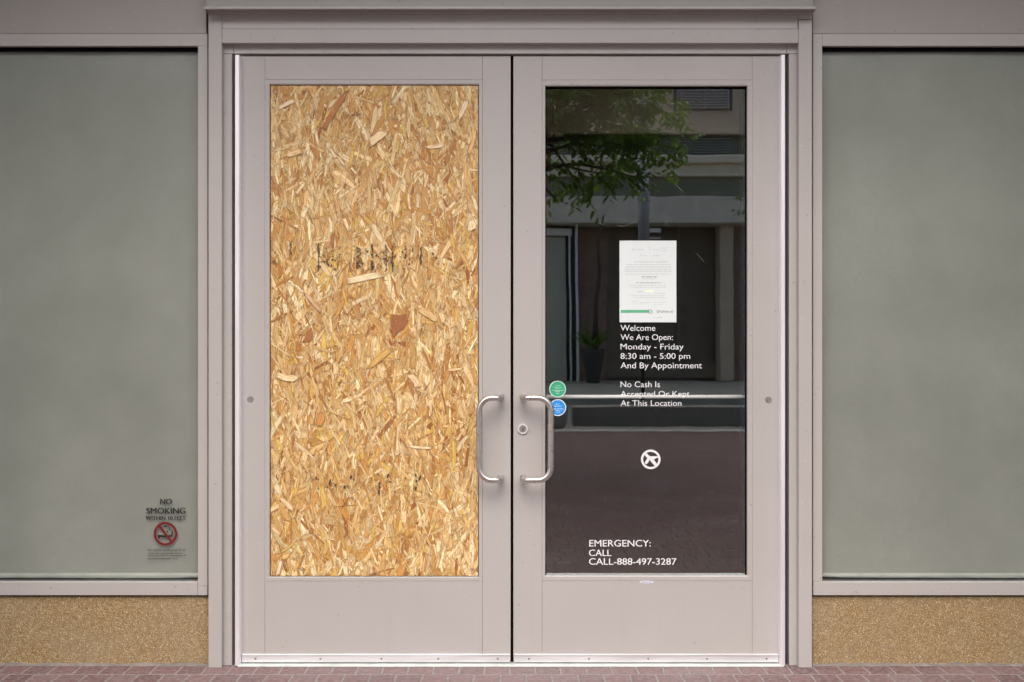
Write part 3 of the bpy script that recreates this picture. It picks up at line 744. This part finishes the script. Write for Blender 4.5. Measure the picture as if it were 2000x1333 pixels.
# ------------------------------------------------------------------ side windows with low walls
YW = -.022
def window(side):
    def PX(v): return v if side < 0 else 2000-v        # only for choosing edges, real edges given below
    if side < 0: xf0, xf1, xg = X(386.5, YW), X(405.2, YW), X(386.5, YW); xo = -2.719
    else: xf0, xf1, xg = X(1588, YW), X(1606, YW), X(1606, YW); xo = 2.719
    t = thing('shop_window', 'large fixed window with grey green shade and no smoking decal beside the boarded door' if side < 0 else
              'large fixed window with plain grey green shade beside the glass door', 'window', (side*2.0, 0, Z(1163)), 'shop windows flanking the doors')
    zh0, zh1 = Z(90, YW), Z(66.5, YW); zs0, zs1 = Z(1163, YW), Z(1137, YW)
    bars = MB(); bars.box(xf0, xf1, YW, .06, zs1+.0006 if side > 0 else Z(1145, YW), zh0-.0006 if side < 0 else zh1, .001); bars.build('frame_jamb', PAINT, t)
    e0, e1 = (xo, xf1) if side < 0 else (xf1+.0006, xo)
    m = MB(); m.box(e0, e1, YW+.0003, .06, zh0, zh1, .001); m.build('frame_head', PAINT, t)
    e0, e1 = (xo, xf1) if side < 0 else (xf0, xo)
    m = MB(); m.box(e0, (xf0-.0006) if side < 0 else e1, YW-.002, .06, zs0, zs1, .0015)
    if side < 0: m.box(xf0, xf1, YW-.0018, .06, zs0, Z(1145.6, YW), .001)
    m.build('sill', PAINT, t)
    q = MB(); q.box(min(xo, xo-side*.04), max(xo, xo-side*.04), YW, .06, zs1, zh0, .001); q.build('frame_jamb', PAINT, t)
    gx0, gx1 = (xo+.04, xf0) if side < 0 else (xf1, xo-.04)
    m = MB(); m.box(gx0-.002, gx1+.002, .004, .0044, zs1-.002, zh0+.002); pn = m.build('glass_pane', WGLASS, t)
    m = MB(); m.box(gx0, gx1, -.004, .003, zs1, zs1+.0045, .0012)
    m.build('bottom_gasket', simple('dark_gasket', (.035, .042, .045), .5, 0, .5, 30), t)
    m = MB()
    if side < 0: m.box(gx1-.0022, gx1, -.004, .003, zs1, zh0)
    else: m.box(gx0, gx0+.0016, -.004, .003, zs1, zh0)
    m.build('side_gasket', BLACK, t)
    m = MB(); m.box(gx0-.001, gx1+.001, -.003, .0035, Z(100.6, -.003), zh0+.002); m.build('head_shadow_strip', BLACK, t)  # black strip painted in for the shadowed gap under the frame head
    # roller shade hanging just behind the glass: gently rippled cloth with rounded top corner
    ysd = .012; st, sb = Z(101.5, ysd), Z(1120, ysd); m = MB(); nx, nz = 60, 6; rr = random.Random(4+side)
    sx0, sx1 = (gx0, gx1-.0012) if side < 0 else (gx0+.0012, gx1)
    ph = [rr.uniform(0, 6) for _ in range(4)]
    grid = []
    for j_ in range(nz+1):
        row = []
        for i_ in range(nx+1):
            x_ = sx0+(sx1-sx0)*i_/nx; z_ = sb+(st-sb)*j_/nz
            dy = .0012*math.sin(x_*5+ph[0])+.0008*math.sin(x_*11+ph[1]+z_*1.3)
            corner = .004 if (j_ == nz and ((side < 0 and i_ == nx) or (side > 0 and i_ == 0))) else 0
            row.append(m.bm.verts.new((x_, ysd+dy, z_-corner)))
        grid.append(row)
    for j_ in range(nz):
        for i_ in range(nx):
            m.bm.faces.new((grid[j_][i_], grid[j_][i_+1], grid[j_+1][i_+1], grid[j_+1][i_]))
    sh = m.build('roller_shade', SHADE, t, smooth=True)
    m = MB(); nb = 40
    zl, zu = Z(1128.5, ysd), Z(1119.5, ysd); va = []
    for i_ in range(nb+1):
        x_ = sx0+(sx1-sx0)*i_/nb; dz = .0012*math.sin(x_*3+ph[2])+rr.uniform(-.0005, .0005); dy = rr.uniform(-.0008, .0008)
        if i_ in ((nb, nb-1) if side < 0 else (0, 1)): dz += .002
        va.append([m.bm.verts.new(p) for p in ((x_, ysd-.003+dy, zl+dz), (x_, ysd-.005+dy, (zl+zu)/2), (x_, ysd-.003+dy, zu), (x_, ysd+.004, zu), (x_, ysd+.004, zl+dz))])
    for a, b in zip(va, va[1:]):
        for k_ in range(5): m.bm.faces.new((a[k_], b[k_], b[(k_+1) % 5], a[(k_+1) % 5]))
    m.bm.faces.new(va[0]); m.bm.faces.new(va[-1][::-1])
    m.build('hem_bar', HEM, sh)
    m = MB(); m.box(gx0, gx1, .07, .30, Z(1170), Z(1136.5, .07), .002); m.build('inner_ledge', DARKB, t)
    # low wall below the window
    wx0, wx1 = (-2.719, X(408, -.012)) if side < 0 else (X(1587, -.012), 2.719)
    lw = thing('low_wall', 'tan pebble aggregate wall under the window with the no smoking decal' if side < 0 else 'tan pebble aggregate wall under the window beside the glass door',
               'low wall', ((wx0+wx1)/2, 0, 0), 'pebble walls under the windows')
    m = MB(); m.box(wx0, wx1, -.010, .08, .0004, Z(1165.5, -.01), .0015); m.build('pebble_facing', AGG, lw)
    m = MB(); rr = random.Random(9)
    nb = 60; prev = None
    for i_ in range(nb+1):
        x_ = wx0+(wx1-wx0)*i_/nb; h_ = .0085+rr.uniform(-.0025, .003); q_ = -.020+rr.uniform(-.003, .003)
        cur = [m.bm.verts.new(p) for p in ((x_, q_, .0004), (x_, q_+.004, h_*.5), (x_, -.0104, h_))]
        if prev:
            for k_ in range(2): m.bm.faces.new((prev[k_], cur[k_], cur[k_+1], prev[k_+1]))
        prev = cur
    m.build('mortar_fillet', simple('dirty_mortar', (.20, .18, .165), .9, 0, .25, 30, 60, .002), lw)
    return t, pn
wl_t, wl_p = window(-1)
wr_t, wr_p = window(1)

# no smoking decal on the left window
yd = .0034
nsx, nsz = X(323, yd), Z(1043, yd)
ns = thing('no_smoking_decal', 'black lettered no smoking decal with red prohibition ring on the window', 'sign', (nsx, yd, Z(1096, yd)))
text_part('lettering', [('NO', 313, 335.5, 974.5, 985.5), ('SMOKING', 286, 362, 992, 1003.7), ('WITHIN 10 FEET', 284.5, 362.5, 1008.6, 1015.6)], yd, BVINYL, ns, .0015)
m = MB(); m.ring(nsx, nsz, .0415, .0335, yd, yd+.0003, 56)
a = R(-52); ca_, sa_ = math.cos(a), math.sin(a)
m.prism([(nsx+u*ca_-v*sa_, nsz+u*sa_+v*ca_) for u, v in ((-.036, -.0040), (.036, -.0040), (.036, .0040), (-.036, .0040))], yd-.0002, yd+.0001)
m.build('prohibition_ring', REDV, ns)
def Q(zx, zy): return (X(270+zx/8.89, yd), Z(960+zy/8.89, yd))
m = MB()
m.prism([Q(335, 755), Q(450, 765), Q(590, 760), Q(590, 790), Q(460, 800), Q(375, 795), Q(365, 830), Q(348, 815)], yd+.0001, yd+.0003)
m.prism([Q(580, 690), Q(530, 668), Q(530, 630), Q(505, 610), Q(465, 625), Q(445, 605), Q(480, 598), Q(520, 605), Q(548, 640), Q(545, 660), Q(600, 695), Q(598, 750), Q(590, 780), Q(575, 760)], yd+.00005, yd+.00025)
m.prism([Q(490, 680), Q(525, 690), Q(520, 712), Q(495, 705)], yd+.0001, yd+.0003)
m.build('cigarette_pictogram', BVINYL, ns)
rq = random.Random(21); FADED = simple('faded_black_print', (.045, .047, .04), .6, 0, .2, 60)
for zx0, zx1, zy, h in ((165, 815, 1015, 48), (180, 765, 1078, 24), (165, 815, 1113, 24), (165, 670, 1168, 30)):
    x_ = zx0; m = MB()
    while x_ < zx1:
        w_ = rq.uniform(5, 10); a, b = Q(x_, zy+h/2); c, d = Q(x_+w_*.65, zy+h/2-h*rq.uniform(.5, 1)); m.box(a, c, yd, yd+.0002, b, d)
        if rq.random() < .5:
            e_, f_ = Q(x_+w_*1.4, zy+h*rq.uniform(-.4, .4)); m.box(c, e_, yd, yd+.0002, f_, f_+.0009)
        x_ += w_*1.5+(14 if rq.random() < .15 else 0)
    m.build('printed_line', FADED, ns)

# ------------------------------------------------------------------ across the street (seen in the door glass)
RB = 28.8; yB = RY(RB)
def bx(m, pa, pb, ya, yb_, top, bot, r=RB, bev=0):   # pixels of the reflection at path length r; ya/yb_ metres in front of / behind the facade plane
    m.box(RX(pa, r), RX(pb, r), RY(r)+ya, RY(r)-yb_, RZ(bot, r), RZ(top, r), bev)
ob = thing('street_building', 'beige two storey building across the street with cream cornice and dark storefront', 'building', (3, yB-4, 0))
m = MB(); m.box(-22, 26, yB-9, yB-1.2, 0, 13.5); bx(m, 500, 1800, 0, 1.2, 160, 262); bx(m, 500, 1318, 0, 1.2, -330, 160); bx(m, 1428, 1800, 0, 1.2, -330, 160); bx(m, 1318, 1428, 0, 1.2, -330, 100)
m.build('wall', STUCCO, ob)
m = MB(); bx(m, 500, 1800, -.3, .6, 262, 306); m.build('window_band', GREYG, ob)
m = MB()
for k_ in range(7):
    z_ = 268+k_*5.3; bx(m, 700, 1432, -.20, .31, z_, z_+1.6)
m.build('louvre_slats', LOUVRE, ob)
m = MB(); bx(m, 500, 1800, .30, 0, 306, 322, bev=.04); bx(m, 500, 1800, .12, 0, 322, 340, bev=.03); bx(m, 500, 1800, .2, 0, 340, 346, bev=.02); m.build('cornice', CREAM, ob)
m = MB(); bx(m, 500, 1800, 0, .5, 346, 386); m.build('transom_panel', GREYG, ob)
m = MB(); bx(m, 500, 1800, .45, .5, 388, 440, bev=.03); m.build('fascia', FASCIA, ob)
f = MB(); bx(f, 1316, 1430, .05, .3, 163, 216); wf = f.build('window', DARKB, ob)
m = MB()
for k_ in range(9): bx(m, 1322, 1424, .09, -.05, 166+k_*5.4, 168.4+k_*5.4)
for p_ in (1322, 1330, 1376, 1421): bx(m, p_, p_+1.6, .11, -.06, 163, 214)
m.build('blind', LOUVRE, wf)
m = MB(); bx(m, 1406, 1432, .10, .6, 440, 745, bev=.03); m.build('column', STUCCO, ob)
m = MB(); bx(m, 1190, 1406, -.7, 1.0, 440, 745); m.build('storefront_panel', BROWNP, ob)
m = MB(); bx(m, 1250, 1262, -.62, .71, 440, 700); bx(m, 1330, 1338, -.62, .71, 440, 745); bx(m, 1190, 1406, -.6, .71, 712, 740); m.build('storefront_frame', simple('olive_frame', (.22, .18, .12), .6, 0, .1, 6), ob)
m = MB(); bx(m, 1130, 1190, -.65, 1.0, 440, 745); m.build('brick_pier', REDBR, ob)
m = MB(); bx(m, 1000, 1106, -.2, 1.0, 462, 745); m.build('side_panel', simple('pale_green_grey_panel', (.55, .53, .42), .7, 0, .1, 2), ob)
m = MB(); bx(m, 1106, 1130, -.5, 1.0, 440, 745); m.build('doorway', DARKB, ob)
m = MB(); bx(m, 1040, 1118, 0, .2, 447, 460); bx(m, 1112, 1115, .1, .05, 460, 745); bx(m, 1124.5, 1129, .14, .06, 440, 745); m.build('door_frame', WFRAME, ob)
m = MB(); bx(m, 1432, 1800, -.3, 1.0, 440, 745); m.build('brick_wall', REDBR, ob)

lw = MB(); bx(lw, 1118, 1900, 0, .45, 795.5, 834, r=13.35, bev=.01)
tag(lw.build('low_street_wall', GRANITE), 'long low dark granite wall at the far edge of the brick pavement', 'low wall')
# grey lamp post whose lower shaft is slim and dark
rl = 16.0; xl = RX(1256, rl); ylp = RY(rl)
lp = thing('street_lamp', 'grey street lamp post with thick upper sleeve reflected above the notice', 'street lamp', (xl, ylp, 0))
px_r = S*rl/D
m = MB(); m.tube([(xl, ylp, RZ(520, rl)), (xl, ylp, RZ(300, rl))], 11*px_r, 20); m.build('sleeve', POLE, lp)
m = MB(); m.cyl((xl, ylp, RZ(384, rl)), 13*px_r, 'Z', 20*px_r, 24, bev=.01); m.build('collar', POLE, lp)
m = MB(); m.tube([(xl, ylp, .0), (xl, ylp, RZ(521, rl))], .030, 12); m.cyl((xl, ylp, .04), .09, 'Z', .08, 16, r2=.05); m.build('shaft', DARKB, lp)
m = MB(); m.tube([(xl, ylp, RZ(300, rl)), (xl, ylp, 5.2), (xl-.2, ylp, 5.5), (xl-.8, ylp, 5.6)], [.05, .045, .04, .035], 12); m.build('arm', POLE, lp)
m = MB(); m.cyl((xl-.95, ylp, 5.55), .20, 'Z', .14, 20, r2=.08); m.build('lamp_head', POLE, lp)
m = MB(); bx(m, 1267, 1291, .02, .02, 447, 455, r=rl); bx(m, 1262, 1290, .02, .02, 465, 468, r=rl); m.build('sign_bracket', WFRAME, lp)

def leaf_blade(bm, base, d, up, L_, W_):
    side = d.cross(up).normalized(); prof_ = ((0, 0), (.25, .42), (.55, .5), (.8, .3), (1, 0))
    vs = [base+d*L_*t_+side*W_*w_-up*(t_*t_*L_*.25) for t_, w_ in prof_]+[base+d*L_*t_-side*W_*w_-up*(t_*t_*L_*.25) for t_, w_ in prof_[-2:0:-1]]
    bm.faces.new([bm.verts.new(v) for v in vs])
def tree(name, base, trunk_top, clumps, label, nleaf, L_, mat, rn, group='street trees'):
    t = thing(name, label, 'tree', base, group); b = Vector(base); tt = Vector(trunk_top)
    m = MB(); m.tube([b, b.lerp(tt, .35)+Vector((.03, .02, 0)), b.lerp(tt, .7)+Vector((-.03, 0, 0)), tt], [.085, .07, .06, .045], 10)
    for c, r_ in clumps:
        c = Vector(c); s_ = b.lerp(tt, rn.uniform(.75, .98)); mid = s_.lerp(c, .5)+Vector((0, 0, .12))
        m.tube([s_, mid, c], [.03, .018, .006], 6)
    m.build('trunk', BARK, t)
    m = MB(); tw = sum(r_**2.2 for _, r_ in clumps)
    for c, r_ in clumps:
        c = Vector(c); k_ = int(nleaf*r_**2.2/tw)
        for _ in range(max(3, k_//7)):       # sprays of leaves along short twigs
            p = c+Vector((rn.gauss(0, .45), rn.gauss(0, .45), rn.gauss(0, .33)))*r_
            d = Vector((rn.uniform(-1, 1), rn.uniform(-1, 1), rn.uniform(-.7, .25))).normalized(); ln = rn.uniform(2, 4)*L_
            for q in range(7):
                pp = p+d*ln*q/7; s2 = Vector((-d.y, d.x, 0)).normalized()*(1 if q % 2 else -1)
                dd = (d*.6+s2*.8+Vector((0, 0, rn.uniform(-.6, .1)))).normalized()
                leaf_blade(m.bm, pp, dd, Vector((rn.uniform(-.3, .3), rn.uniform(-.3, .3), 1)).normalized(), L_*rn.uniform(.7, 1.25), L_*.42)
    m.build('crown', mat, t); return t
rt = 11.2; yt_ = RY(rt); rn = random.Random(17)
def T(px, py, dy=0): return (RX(px, rt), yt_+dy, RZ(py, rt))
cl = [(T(1230, 290), .55), (T(1180, 215), .60), (T(1110, 230), .55), (T(1180, 345, .1), .36), (T(1290, 295, -.2), .28), (T(1080, 330), .20), (T(1240, 180), .55), (T(1150, 130), .8), (T(1060, 160, .3), .8),
      (T(1255, 350), .20), (T(1330, 292), .12), (T(1090, 395), .18), (T(1000, 250), .6), (T(930, 180), .8), (T(1020, 60), 1.0), (T(1180, 40), .8), (T(880, 290), .5), (T(1140, 372), .22)]
tree('street_tree', (RX(1010, rt), yt_, 0), T(1015, 230), cl, 'broad leaved young tree at the kerb whose leafy boughs reflect in the door glass', 9500, .100, LEAF, rn)
r2_ = 19; cl = [((RX(1580, r2_)+rn.uniform(-.6, .6), RY(r2_)+rn.uniform(-.6, .6), z_), rn.uniform(.6, .9)) for z_ in (2.4, 2.8, 3.2, 3.6, 4.1, 4.6, 5.0)]
tree('street_tree', (RX(1585, r2_), RY(r2_), -.12), (RX(1583, r2_), RY(r2_), 3.2), cl, 'darker narrow tree farther along at the right edge of the door glass', 2600, .12, LEAF2, rn)

# planter with strappy plant and thin trunk by the opposite storefront
rp = 27.6; pxm = S*rp/D; cxp, cyp = RX(1158, rp), RY(rp)
pt = thing('potted_plant', 'dark tapered planter with strappy leaves by the opposite storefront', 'potted plant', (cxp, cyp, 0))
m = MB(); m.tube([(cxp, cyp, 0), (cxp, cyp, .05), (cxp, cyp, RZ(690, rp)), (cxp, cyp, RZ(684, rp))], [13*pxm, 14*pxm, 24*pxm, 25*pxm], 20); m.build('pot', POTM, pt)
m = MB(); m.cyl((cxp, cyp, RZ(683, rp)), 22*pxm, 'Z', .03, 20); m.build('soil', SOIL, pt)
m = MB()
for k_ in range(60):
    a = rn.uniform(0, 6.28); el = rn.uniform(.7, 1.35); L_ = rn.uniform(.5, 1.15); d = Vector((math.cos(a)*math.cos(el), math.sin(a)*math.cos(el), math.sin(el)))
    leaf_blade(m.bm, Vector((cxp+rn.uniform(-.12, .12), cyp+rn.uniform(-.12, .12), RZ(684, rp))), d, Vector((0, 0, 1)), L_, .09)
m.build('leaves', LEAF, pt)
m = MB(); m.tube([(cxp+.05, cyp, RZ(684, rp)), (RX(1163, rp), cyp, RZ(600, rp)), (RX(1170, rp), cyp, RZ(540, rp)), (RX(1168, rp), cyp, RZ(470, rp)), (RX(1180, rp), cyp, RZ(420, rp))], [.09, .06, .05, .04, .02], 8); m.build('stem', BARK, pt)
# pale round stone planter at the near end of the granite wall
rs = 13.3; cxs, cys = RX(1088, rs), RY(rs); ps = S*rs/D
sp_ = thing('stone_planter', 'pale round stone planter beside the dark low street wall', 'planter', (cxs, cys, 0))
m = MB(); m.tube([(cxs, cys, 0), (cxs, cys, .04), (cxs, cys, .16), (cxs, cys, .27), (cxs, cys, .29)], [13*ps, 17*ps, 20*ps, 22*ps, 22*ps], 24); m.build('bowl', CONC, sp_)
m = MB()
for k_ in range(90):
    a = rn.uniform(0, 6.28); d = Vector((math.cos(a)*.7, math.sin(a)*.7, rn.uniform(.2, 1))).normalized()
    leaf_blade(m.bm, Vector((cxs+rn.uniform(-.1, .1), cys+rn.uniform(-.1, .1), .27)), d, Vector((0, 0, 1)), rn.uniform(.06, .16), .04)
m.build('ground_plant', LEAF2, sp_)
